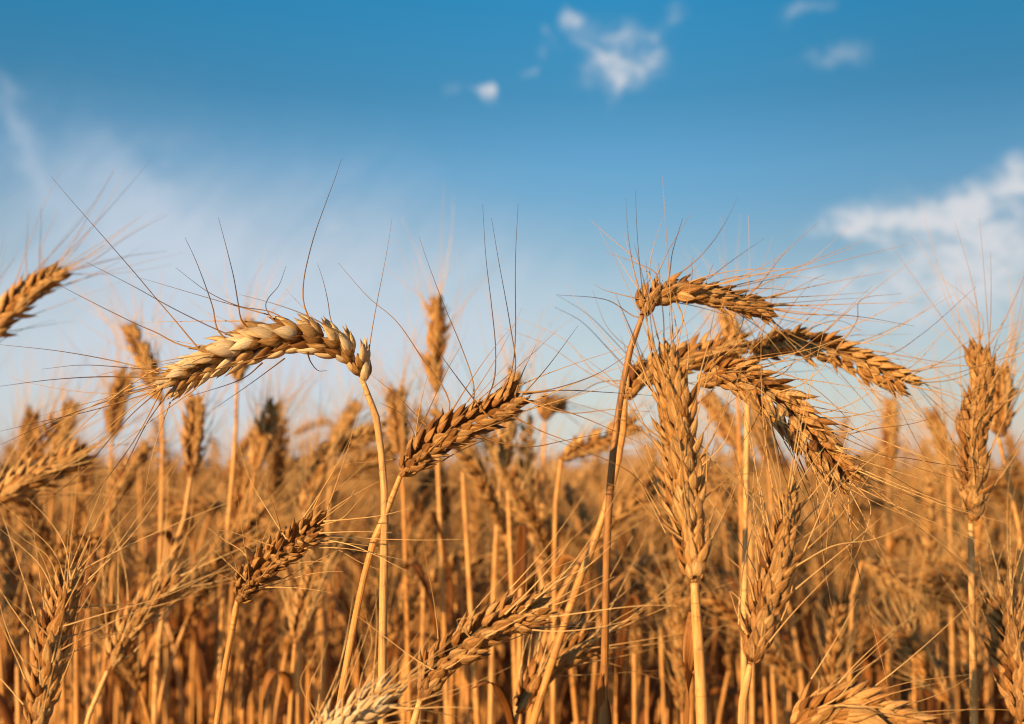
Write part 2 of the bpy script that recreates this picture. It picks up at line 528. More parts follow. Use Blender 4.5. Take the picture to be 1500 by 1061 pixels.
def stem_geo(P, r0, rng, sides=10, joints=()):
    """hollow straw: thin under the ear, thicker below, a ring at each joint"""
    g = Geo()
    P = np.vstack([P[:1]] + [P[:1] * (1 - f) + P[1:2] * f for f in (0.03, 0.12, 0.35)] + [P[1:]])
    n = len(P)
    s = np.concatenate([[0], np.cumsum(np.linalg.norm(np.diff(P, axis=0), axis=1))])
    rr = r0 * (0.62 + 0.20 * np.clip(s / 0.012, 0, 1) + 0.24 * np.clip(s / 0.14, 0, 1)) * (1 + 0.05 * np.sin(s * 70 + r0 * 9e4))
    for j in joints:
        rr = rr * (1 + 0.35 * np.exp(-((s - j) / 0.003) ** 2))
    rr[0] = r0 * 0.1
    tube(g, P, rr, sides, rng.uniform(0.45, 0.95), s[-1] * 10)
    return g


def leaf_geo(P, w, rng, side, tint=None, fold=0.35):
    """a dry blade along P: thin, folded at the midrib, tapering, twisting"""
    g = Geo()
    P = spline(P, 16)
    T, A, B = frames(P, side)
    t = np.linspace(0, 1, 16)
    ww = w * np.clip(np.sin(math.pi * (0.18 + 0.82 * t)) ** 0.7, 0.03, 1)
    tw = rng.normal() * 1.6 * t + 0.5 * np.sin(t * 5 + rng.uniform(0, 6))
    th = 0.00018
    S = np.cos(tw)[:, None] * A + np.sin(tw)[:, None] * B
    Nn = np.cross(T, S)
    us = np.array([-1, -0.5, 0, 0.5, 1, 0.5, 0, -0.5])
    z = np.array([fold, fold * .4, 0, fold * .4, fold, fold * .4, 0, fold * .4])
    tk = np.array([0, 1, 1, 1, 0, -1, -1, -1]) * th
    V = P[:, None] + (ww[:, None] * us[None])[:, :, None] * S[:, None] + (ww[:, None] * z[None] + tk[None])[:, :, None] * Nn[:, None]
    u = np.broadcast_to(us * 0.5 + 0.5, (16, 8))
    v = np.broadcast_to(t[:, None], (16, 8))
    H = np.stack([u, v, np.full((16, 8), rng.uniform(0.1, 0.9) if tint is None else tint)], 2)
    g.add(V.reshape(-1, 3), grid_q(16, 8), H.reshape(-1, 3))
    return g


def to_ground(pts, rng):
    """continue a stem from its last two points down to the soil"""
    a, b = np.array(pts[-2]), np.array(pts[-1])
    d = unit(b - a)
    if d[2] > -0.3:
        d = unit(np.array((d[0], d[1], -0.8)))
    lat = d[:2] / -d[2]
    h = b[2]
    q1 = b + np.array((lat[0] * h * 0.35, lat[1] * h * 0.35, -h * 0.45))
    q2 = np.array((b[0] + lat[0] * h * 0.5 + rng.normal() * 0.01, b[1] + lat[1] * h * 0.5, 0.0))
    return [q1, q2]


# ------------------------------------------------------------------ ground
bpy.ops.mesh.primitive_plane_add(size=4000, location=(0, 0, 0))
ground = bpy.context.object
ground.name = 'ground'
ground['kind'] = 'structure'
ground.data.materials.append(ground_mat())


# ------------------------------------------------------------------ the stalks one can single out
def lift(P, d0, d1):
    """pixels (x, y) or (x, y, depth) -> world points, depth running from d0 to d1"""
    n = len(P)
    return np.array([px(p[0], p[1], p[2] if len(p) > 2 else d0 + (d1 - d0) * i / max(1, n - 1)) for i, p in enumerate(P)])


def stalk(label, ear, stem, d=0.5, d1=None, ds=None, size=1.0, nodes=18, roll=70, seed=1, mat=None, awns=(), share=1.0, alen=0.062,
          spread=0.42, curl=1.0, r=0.0015, detail=True, dark=0.0, leaf=None, sheath=None, joints=(), darkp=0.3, wide=0.0016, plump=1.08, jit=1.0, awnmat=None, darkawn=(0.4, 0.9), stemmat=None, group=None):
    rng = np.random.default_rng(seed)
    d1 = d if d1 is None else d1
    axis = lift(ear, d, d1)
    ds = d if ds is None else ds
    sp = list(lift([ear[0]] + list(stem), d, ds))
    sp += to_ground(sp, rng)
    base = sp[-1]
    e = root(base, label, group)
    P = spline(sp, 70 if detail else 36)
    g = stem_geo(P, r, rng, 12 if detail else 7, joints)
    link('stem', g.mesh('stem', stemmat or M_STEM, base), e)
    spk, aw, rach, ax = ear_parts(axis, rng, size, nodes, roll, 2 if detail else 1, None, alen, share, spread, curl, dark, darkp, wide, plump, 0.0 if detail else 0.05, jit)
    mat = mat or M_HUSK
    for A in awns:                               # the awns one can follow in the photo
        n = len(A)
        p0 = px(A[0][0], A[0][1], 1.0) - (0, 0, CAM_Z)
        # start on the nearest point of the ear
        pr = [to_px(q) for q in ax]
        k = min(range(len(ax)), key=lambda i: (pr[i][0] - A[0][0]) ** 2 + (pr[i][1] - A[0][1]) ** 2)
        da = pr[k][2] - 0.003
        db = da + rng.normal() * 0.012
        pts = spline([px(q[0], q[1], da + (db - da) * i / (n - 1)) for i, q in enumerate(A)], 22)
        aw.append(pts)
    if detail:
        er = link('ear', rach.mesh('ear', mat, base), e)
        for s in spk:
            link('spikelet', s.mesh('spikelet', mat, base), er)
        for A in aw[:96]:
            ag = Geo()
            awn_geo(ag, A, rng, AWN_R * (1.25 if len(A) > 15 else 1.0), 5, darkawn if len(A) > 15 else (0.45, 0.95))
            link('awn', ag.mesh('awn', awnmat or M_AWN, base), er)
    else:
        for s in spk:
            V, Q, H = s.arrays()
            rach.add(V, Q, H)
        er = link('ear', rach.mesh('ear', mat, base), e)
        ag = Geo()
        for A in aw:
            awn_geo(ag, A, rng, AWN_R * 1.45, 3)
        link('beard', ag.mesh('beard', M_AWN_PALE, base), er)
    if leaf:
        for pts, w in leaf:
            lp = [px(*q) for q in pts]
            link('leaf', leaf_geo(lp, w, rng, (1, 0.2, 0)).mesh('leaf', M_LEAF, base), e)
    if sheath:
        i0, i1, rs = sheath
        sg = Geo()
        Q = P[int(i0 * 69):int(i1 * 69)]
        rr = np.full(len(Q), rs)
        rr[0] *= 0.72
        tube(sg, Q + np.array((-0.0006, -0.0004, 0)), rr, 10, 0.35, 3.0)
        link('leaf_sheath', sg.mesh('leaf_sheath', M_LEAF, base), e)
    return e


# pale arching ear, left
stalk('pale golden ear arching over to the left on a tall bare stem',
      [(532, 560), (526, 538), (508, 519), (482, 504), (446, 496), (402, 500), (348, 514), (294, 536), (244, 567)],
      [(546, 590), (557, 650), (563, 720), (563, 800), (561, 900), (560, 1000), (559, 1075)], d=0.50, d1=0.485, size=0.88, nodes=25, roll=68, seed=11, mat=M_PALE, darkp=0.85, plump=1.16, wide=0.0013, jit=0.45, darkawn=(0.1, 0.6), share=0.42, alen=0.058, spread=0.30,
      r=0.0015, joints=(0.10,), stemmat=M_STEM_PALE,
      awns=[[(290, 510), (255, 468), (230, 439), (200, 403), (154, 350), (110, 300), (75, 259)], [(331, 498), (318, 482), (312, 452), (301, 419), (286, 380), (271, 348)],
            [(369, 486), (354, 470), (349, 446), (343, 410), (336, 380), (320, 319)], [(417, 482), (399, 467), (389, 449), (393, 437), (408, 419), (419, 390)],
            [(461, 482), (450, 461), (444, 440), (445, 410), (451, 380), (462, 340), (480, 290), (493, 255), (500, 233)], [(498, 497), (485, 470), (480, 440), (473, 410), (465, 386)],
            [(345, 495), (302, 476), (248, 449), (200, 422), (126, 384)], [(293, 512), (260, 504), (230, 488), (200, 475), (110, 430), (55, 400)], [(435, 478), (396, 457), (351, 449), (305, 428), (257, 392)],
            [(250, 552), (180, 532), (90, 515), (0, 505)], [(246, 555), (160, 552), (80, 556), (0, 566)], [(240, 562), (150, 590), (70, 620), (0, 652)], [(240, 566), (190, 610), (120, 690), (57, 744)],
            [(238, 568), (200, 640), (150, 710), (90, 787)], [(236, 570), (140, 600), (60, 618), (0, 632)], [(250, 570), (215, 620), (190, 670), (175, 700)], [(265, 545), (200, 540), (120, 535), (62, 541)],
            [(417, 525), (370, 560), (312, 600)], [(384, 532), (355, 555), (275, 582)], [(450, 515), (455, 530), (466, 543), (479, 543)]])

# centre ear pointing up to the right
stalk('brown slanting ear in the middle with long awns reaching straight up into the sky',
      [(587, 696), (611, 668), (642, 644), (680, 622), (722, 602), (762, 578)],
      [(578, 718), (566, 750), (545, 800), (524, 888), (500, 1020), (492, 1075)], d=0.50, d1=0.485, size=0.73, nodes=21, roll=62, seed=22, mat=M_BROWN, darkawn=(0.1, 0.75), share=0.30, alen=0.05, r=0.00135, joints=(0.022,),
      awns=[[(689, 602), (694, 584), (693, 560), (676, 509), (649, 444), (625, 380), (614, 347)], [(710, 590), (723, 560), (726, 516), (720, 448), (712, 380), (707, 300)],
            [(730, 584), (747, 550), (754, 509), (755, 380), (759, 298)], [(744, 580), (755, 539), (747, 475), (730, 380), (720, 320)], [(754, 580), (764, 550), (785, 505)],
            [(762, 582), (800, 540), (847, 477)], [(762, 590), (777, 587), (811, 597), (860, 614), (950, 655)], [(754, 612), (791, 631), (842, 651), (890, 675)],
            [(642, 630), (659, 600), (652, 573), (621, 529), (580, 470), (540, 436), (495, 385)], [(711, 606), (693, 584), (660, 540), (635, 505)], [(647, 645), (625, 624), (581, 580), (540, 546)],
            [(611, 655), (604, 630), (590, 608), (556, 590)], [(765, 578), (820, 572), (890, 575), (960, 580)], [(765, 585), (830, 605), (900, 600), (960, 604)], [(700, 640), (770, 655), (830, 645), (905, 630)],
            [(760, 575), (800, 572), (870, 550), (920, 520)], [(600, 670), (570, 674), (500, 680)]])

# top right ear, bent over
stalk('highest ear on the right, bent over sideways atop a dark upright stem',
      [(941, 462), (948, 443), (964, 432), (993, 427), (1023, 428), (1057, 436), (1092, 447), (1130, 458)],
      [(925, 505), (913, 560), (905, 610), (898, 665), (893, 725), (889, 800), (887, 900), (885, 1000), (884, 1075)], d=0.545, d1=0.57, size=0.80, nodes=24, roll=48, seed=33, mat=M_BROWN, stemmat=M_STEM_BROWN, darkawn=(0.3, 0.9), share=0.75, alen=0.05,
      spread=0.6, r=0.0015, joints=(0.16,), leaf=[([(886, 1110, .547), (884, 1060, .545), (882, 1020, .543), (881, 986, .542)], 0.0030)],
      awns=[[(960, 428), (952, 405), (925, 375), (890, 345), (864, 322)], [(968, 425), (960, 400), (930, 385), (886, 369)], [(975, 430), (981, 400), (985, 370), (1000, 320)], [(1085, 440), (1095, 425), (1098, 395), (1096, 315)],
            [(1010, 420), (1014, 400), (1013, 385), (1016, 375)], [(1080, 445), (1110, 420), (1150, 370), (1200, 325)], [(1050, 425), (1120, 408), (1200, 390), (1330, 358)], [(1040, 420), (1110, 402), (1180, 388), (1250, 363)],
            [(1125, 452), (1170, 460), (1250, 463), (1340, 478)], [(1125, 448), (1200, 447), (1260, 445), (1340, 443)], [(1110, 440), (1150, 430), (1190, 410), (1210, 402)], [(945, 440), (910, 432), (885, 425), (870, 417)],
            [(950, 450), (935, 465), (890, 440), (815, 432)], [(1118, 455), (1150, 485), (1230, 520), (1300, 560)], [(1030, 422), (1040, 398), (1045, 386)], [(990, 440), (1000, 470), (975, 520), (970, 560)],
            [(1075, 445), (1110, 430), (1140, 420), (1170, 450)]])

# the ear behind the upright one, arching
stalk('ear lying across behind the tip of the thick upright ear, tip to the right',
      [(916, 584), (930, 560), (955, 545), (990, 532), (1032, 518), (1092, 502)],
      [(912, 640), (897, 710), (872, 790), (848, 852), (812, 960), (778, 1070)], d=0.60, d1=0.63, ds=0.60, size=0.88, nodes=22, roll=60, seed=44, mat=M_HUSK, share=0.75, alen=0.058, spread=0.55, r=0.0017,
      awns=[[(935, 560), (890, 510), (850, 470), (812, 450)], [(945, 550), (900, 500), (860, 460), (815, 432)], [(925, 570), (870, 545), (830, 500), (755, 465)], [(950, 545), (930, 520), (890, 480), (868, 425)],
            [(920, 575), (860, 545), (800, 505), (730, 478)], [(930, 558), (880, 560), (850, 575), (800, 600)]])

# far right bent ear
stalk('ear reaching farthest to the right in a low arch, just under the highest ear',
      [(1098, 528), (1118, 514), (1150, 504), (1190, 506), (1235, 520), (1285, 542), (1338, 566)],
      [(1096, 560), (1094, 640), (1092, 760), (1090, 900), (1090, 1075)], d=0.63, d1=0.58, ds=0.64, size=0.82, nodes=26, roll=55, seed=55, mat=M_HUSK, share=0.7, alen=0.052, spread=0.55, r=0.0014,
      awns=[[(1190, 503), (1250, 502), (1310, 480), (1400, 430)], [(1230, 515), (1300, 520), (1350, 490), (1430, 420)], [(1280, 538), (1330, 540), (1380, 490), (1405, 470)], [(1335, 562), (1400, 555), (1450, 530), (1500, 500)],
            [(1300, 545), (1360, 540), (1420, 500), (1500, 470)], [(1225, 512), (1255, 470), (1260, 440), (1320, 430)], [(1335, 566), (1390, 580), (1440, 610), (1480, 650)], [(1160, 500), (1190, 480), (1230, 470), (1262, 485)],
            [(1320, 556), (1360, 540), (1420, 536), (1500, 545)]])

# drooping ear below it
stalk('lowest of the three arching ears at the right, its tip drooping downward',
      [(1026, 556), (1052, 549), (1090, 556), (1132, 583), (1172, 624), (1208, 665), (1247, 710)],
      [(1016, 575), (1010, 630), (1013, 720), (1019, 850), (1025, 1000), (1027, 1075)], d=0.55, d1=0.50, ds=0.59, size=0.90, nodes=27, wide=0.0022, roll=52, seed=66, mat=M_HUSK, share=0.9, alen=0.06, spread=0.5, r=0.0014,
      awns=[[(1150, 590), (1200, 605), (1250, 590), (1300, 555), (1370, 500)], [(1170, 610), (1230, 612), (1290, 600), (1380, 575)], [(1185, 628), (1240, 632), (1300, 610), (1400, 590)], [(1200, 648), (1270, 630), (1340, 620), (1400, 600)],
            [(1235, 690), (1300, 670), (1380, 680), (1470, 690)], [(1240, 700), (1300, 720), (1350, 740), (1420, 760)], [(1245, 705), (1275, 740), (1260, 800), (1235, 850)], [(1150, 620), (1170, 690), (1190, 740), (1200, 790)],
            [(1120, 590), (1135, 640), (1150, 700), (1180, 760)], [(1140, 575), (1180, 560), (1220, 520), (1255, 470)], [(1110, 560), (1150, 545), (1165, 520), (1150, 500)], [(1243, 708), (1300, 735), (1390, 775), (1450, 800)]])

# thick upright ear
stalk('thick upright sharp ear standing in front of the arching ears at the right',
      [(1017, 853), (1014, 812), (1008, 760), (1001, 700), (993, 640), (984, 580), (972, 516)],
      [(1020, 900), (1024, 960), (1027, 1020), (1029, 1075)], d=0.435, d1=0.455, size=0.80, nodes=31, roll=24, wide=0.0026, seed=77, mat=M_HUSK, share=0.55, alen=0.044, spread=0.42, r=0.0020, leaf=[([(1017, 898, .44), (1011, 940, .437), (1006, 990, .437), (1004, 1040, .438), (1003, 1100, .44)], 0.0026)],
      awns=[[(965, 590), (945, 545), (930, 500), (905, 440)], [(990, 520), (1000, 470), (1010, 420), (1005, 395)], [(972, 516), (972, 470), (968, 430), (965, 385)], [(1015, 640), (1070, 700), (1130, 740), (1180, 790)],
            [(985, 700), (950, 640), (900, 610), (820, 585)], [(985, 760), (950, 720), (920, 690), (800, 640)], [(1000, 790), (960, 760), (920, 720), (880, 705)], [(1020, 740), (1070, 700), (1110, 690), (1150, 660)],
            [(1012, 600), (1050, 560), (1040, 500), (1050, 440)], [(978, 650), (940, 620), (900, 560), (850, 520)], [(1020, 690), (1060, 650), (1080, 600), (1110, 560)]])

# small slanting ear right
stalk('smaller ear leaning right, low beside the thick upright ear, pale awns fanning to its left',
      [(1099, 973), (1106, 945), (1115, 905), (1129, 860), (1142, 810), (1150, 770), (1156, 728)],
      [(1093, 992), (1088, 1025), (1086, 1075)], d=0.44, d1=0.45, size=0.70, nodes=27, roll=30, seed=88, awnmat=M_AWN_PALE, mat=M_BROWN, share=0.55, alen=0.06, spread=0.5, r=0.0014, joints=(0.006,),
      awns=[[(1105, 880), (1095, 845), (1070, 820), (1040, 795)], [(1100, 905), (1085, 880), (1065, 860), (1040, 820)], [(1125, 830), (1105, 780), (1080, 740), (1045, 690)], [(1132, 790), (1115, 750), (1085, 710), (1030, 660)],
            [(1095, 930), (1080, 900), (1070, 870), (1058, 840)], [(1145, 760), (1135, 700), (1120, 660), (1100, 600)], [(1155, 730), (1165, 690), (1175, 650), (1190, 560)], [(1160, 800), (1210, 760), (1230, 710), (1240, 690)],
            [(1165, 830), (1220, 800), (1280, 790), (1330, 770)], [(1110, 850), (1108, 800), (1120, 750), (1110, 720)]])

# right upright ear
stalk('upright ear near the right edge, dark against the sky with bristling sides',
      [(1422, 766), (1425, 715), (1424, 660), (1430, 610), (1437, 565), (1432, 508)],
      [(1423, 830), (1424, 920), (1426, 1000), (1427, 1075)], d=0.60, d1=0.61, size=0.92, nodes=24, roll=40, seed=99, mat=M_BROWN, share=0.8, alen=0.06, spread=0.6, r=0.0017,
      awns=[[(1440, 600), (1470, 540), (1490, 480), (1500, 440)], [(1420, 640), (1380, 600), (1340, 560), (1300, 500)], [(1432, 510), (1440, 470), (1410, 430), (1380, 410)], [(1440, 560), (1480, 510), (1500, 480), (1520, 470)]])

# bottom left ear
stalk('bristly ear in the bottom left corner, cut by the frame, pale awns streaming up left',
      [(52, 1075), (60, 1030), (67, 985), (76, 935), (88, 890), (103, 848)],
      [(49, 1100), (47, 1140)], d=0.44, d1=0.45, size=0.72, nodes=23, roll=35, seed=110, awnmat=M_AWN_PALE, mat=M_HUSK, share=0.5, alen=0.055, spread=0.55, r=0.0016,
      awns=[[(85, 880), (60, 830), (30, 800), (0, 775)], [(78, 905), (60, 870), (20, 840), (0, 815)], [(70, 930), (45, 905), (15, 880), (0, 868)], [(98, 860), (80, 810), (40, 770), (0, 735)], [(92, 870), (70, 815), (35, 790), (0, 758)],
            [(104, 850), (95, 800), (70, 760), (40, 730)], [(60, 985), (30, 960), (10, 930), (0, 915)], [(80, 940), (140, 920), (220, 890), (300, 870)], [(85, 920), (150, 900), (250, 870), (330, 830)], [(75, 960), (130, 930), (190, 900), (260, 880)],
            [(104, 850), (130, 790), (160, 730), (175, 700)]])

# left lower slanting ear
stalk('small dark sharp ear slanting up right, left of the long pale stem',
      [(348, 878), (362, 855), (383, 833), (410, 810), (440, 788), (475, 764)],
      [(344, 900), (338, 935), (331, 970), (318, 1056), (315, 1080)], d=0.54, d1=0.50, size=0.72, nodes=18, roll=58, seed=121, awnmat=M_AWN_PALE, mat=M_BROWN, share=0.7, alen=0.05, spread=0.55, r=0.00135, joints=(0.006,),
      awns=[[(360, 850), (345, 835), (320, 812), (300, 790)], [(355, 858), (330, 845), (310, 838), (300, 832)], [(370, 830), (355, 808), (330, 792), (300, 770)], [(440, 800), (490, 785), (540, 800), (590, 815)],
            [(450, 795), (490, 795), (540, 800), (575, 808)], [(430, 808), (480, 800), (530, 825), (570, 840)], [(470, 770), (500, 760), (520, 740), (540, 715)], [(465, 768), (490, 748), (510, 732), (535, 690)], [(474, 764), (520, 760), (560, 755), (600, 745)],
            [(400, 800), (370, 790), (340, 780), (300, 775)], [(420, 790), (400, 760), (365, 700), (350, 650)]])

# bottom centre slanting ear
stalk('dark ear slanting up to the right at the bottom middle, pale awns sweeping up right',
      [(616, 1024), (632, 992), (655, 966), (690, 936), (730, 914), (772, 898), (800, 886)],
      [(608, 1048), (602, 1075)], d=0.47, d1=0.455, size=0.80, nodes=21, roll=58, seed=132, awnmat=M_AWN_PALE, mat=M_BROWN, share=0.28, alen=0.05, spread=0.4, r=0.0016,
      awns=[[(740, 900), (790, 850), (830, 800), (838, 785)], [(750, 898), (800, 840), (850, 815), (900, 765)], [(770, 890), (820, 850), (860, 830), (900, 795)], [(780, 895), (830, 880), (870, 860), (900, 845)],
            [(800, 888), (830, 870), (860, 855), (890, 840)], [(690, 935), (672, 915), (670, 908), (686, 905)], [(700, 940), (760, 925), (830, 918), (900, 922)], [(640, 985), (600, 960), (560, 930), (520, 900)],
            [(720, 905), (760, 860), (790, 830), (820, 800)], [(690, 950), (740, 940), (800, 918), (880, 910)], [(760, 900), (800, 870), (840, 850), (880, 810)]])

# cut off cream ear at the bottom
stalk('cream white ear tip poking in at the bottom edge, brightest of all',
      [(440, 1115), (465, 1088), (498, 1060), (533, 1037), (570, 1010)],
      [(430, 1130), (420, 1160)], d=0.41, d1=0.42, size=0.64, nodes=19, roll=40, seed=143, awnmat=M_AWN_PALE, mat=M_PALE, share=0.5, alen=0.034, spread=0.4, r=0.0016,
      awns=[[(545, 1025), (548, 980), (552, 920), (550, 860)], [(555, 1018), (580, 990), (610, 960), (635, 925)], [(565, 1015), (600, 1000), (620, 980), (600, 1015)], [(520, 1040), (530, 990), (545, 940), (535, 900)],
            [(500, 1050), (505, 1000), (520, 960), (530, 930)], [(470, 1070), (450, 1020), (470, 970), (480, 940)], [(565, 1030), (620, 1040), (660, 1048), (700, 1058)], [(560, 1035), (600, 1038), (650, 1036), (700, 1038)], [(480, 1065), (440, 1000), (460, 960), (465, 940)]])

# bottom right ear
stalk('ear lying flat along the bottom edge at the right, awns pointing up right',
      [(1160, 1075), (1185, 1052), (1218, 1042), (1255, 1046), (1295, 1058), (1340, 1075)],
      [(1148, 1100), (1142, 1150)], d=0.44, d1=0.43, size=0.98, nodes=19, roll=55, seed=154, awnmat=M_AWN_PALE, mat=M_HUSK, share=0.2, alen=0.05, spread=0.5, r=0.0016,
      awns=[[(1195, 1040), (1230, 1020), (1255, 990), (1305, 950)], [(1220, 1035), (1270, 1018), (1330, 1000), (1423, 988)], [(1260, 1045), (1320, 1035), (1380, 1015), (1424, 990)], [(1180, 1045), (1195, 1025), (1200, 1000), (1198, 990)],
            [(1290, 1055), (1340, 1050), (1390, 1045), (1430, 1036)], [(1190, 1048), (1220, 1000), (1250, 985), (1290, 965)]])

# right edge lower ear
stalk('slightly blurred ear low in the bottom right corner',
      [(1494, 1060), (1490, 1010), (1480, 960), (1474, 915), (1464, 872)],
      [(1497, 1090), (1498, 1130)], d=0.58, d1=0.60, size=0.9, nodes=19, roll=60, seed=165, awnmat=M_AWN_PALE, mat=M_BROWN, share=0.7, r=0.0016,
      awns=[[(1470, 900), (1440, 850), (1430, 800), (1400, 760)], [(1464, 872), (1462, 830), (1480, 780), (1500, 745)], [(1478, 940), (1440, 900), (1410, 880), (1380, 870)]])

# left edge ear
stalk('blurred ear entering from the left edge, its tip high against the blue sky',
      [(-62, 530), (-30, 496), (5, 462), (42, 428), (86, 400)],
      [(-80, 570), (-90, 650), (-95, 800), (-98, 1075)], d=0.72, d1=0.74, size=0.96, nodes=23, roll=60, seed=176, mat=M_HUSK, share=0.45, alen=0.062, spread=0.45, r=0.0018,
      awns=[[(80, 400), (110, 350), (150, 280), (168, 245)], [(85, 395), (115, 360), (150, 310), (185, 250)], [(86, 398), (130, 375), (170, 345), (205, 318)], [(86, 400), (130, 385), (190, 345), (245, 315)], [(86, 402), (130, 390), (190, 375), (245, 368)],
            [(40, 415), (38, 380), (40, 340), (42, 308)], [(58, 410), (58, 370), (60, 340), (60, 305)], [(70, 405), (60, 370), (75, 330), (85, 310)], [(10, 440), (-10, 430), (5, 400), (22, 378)]])

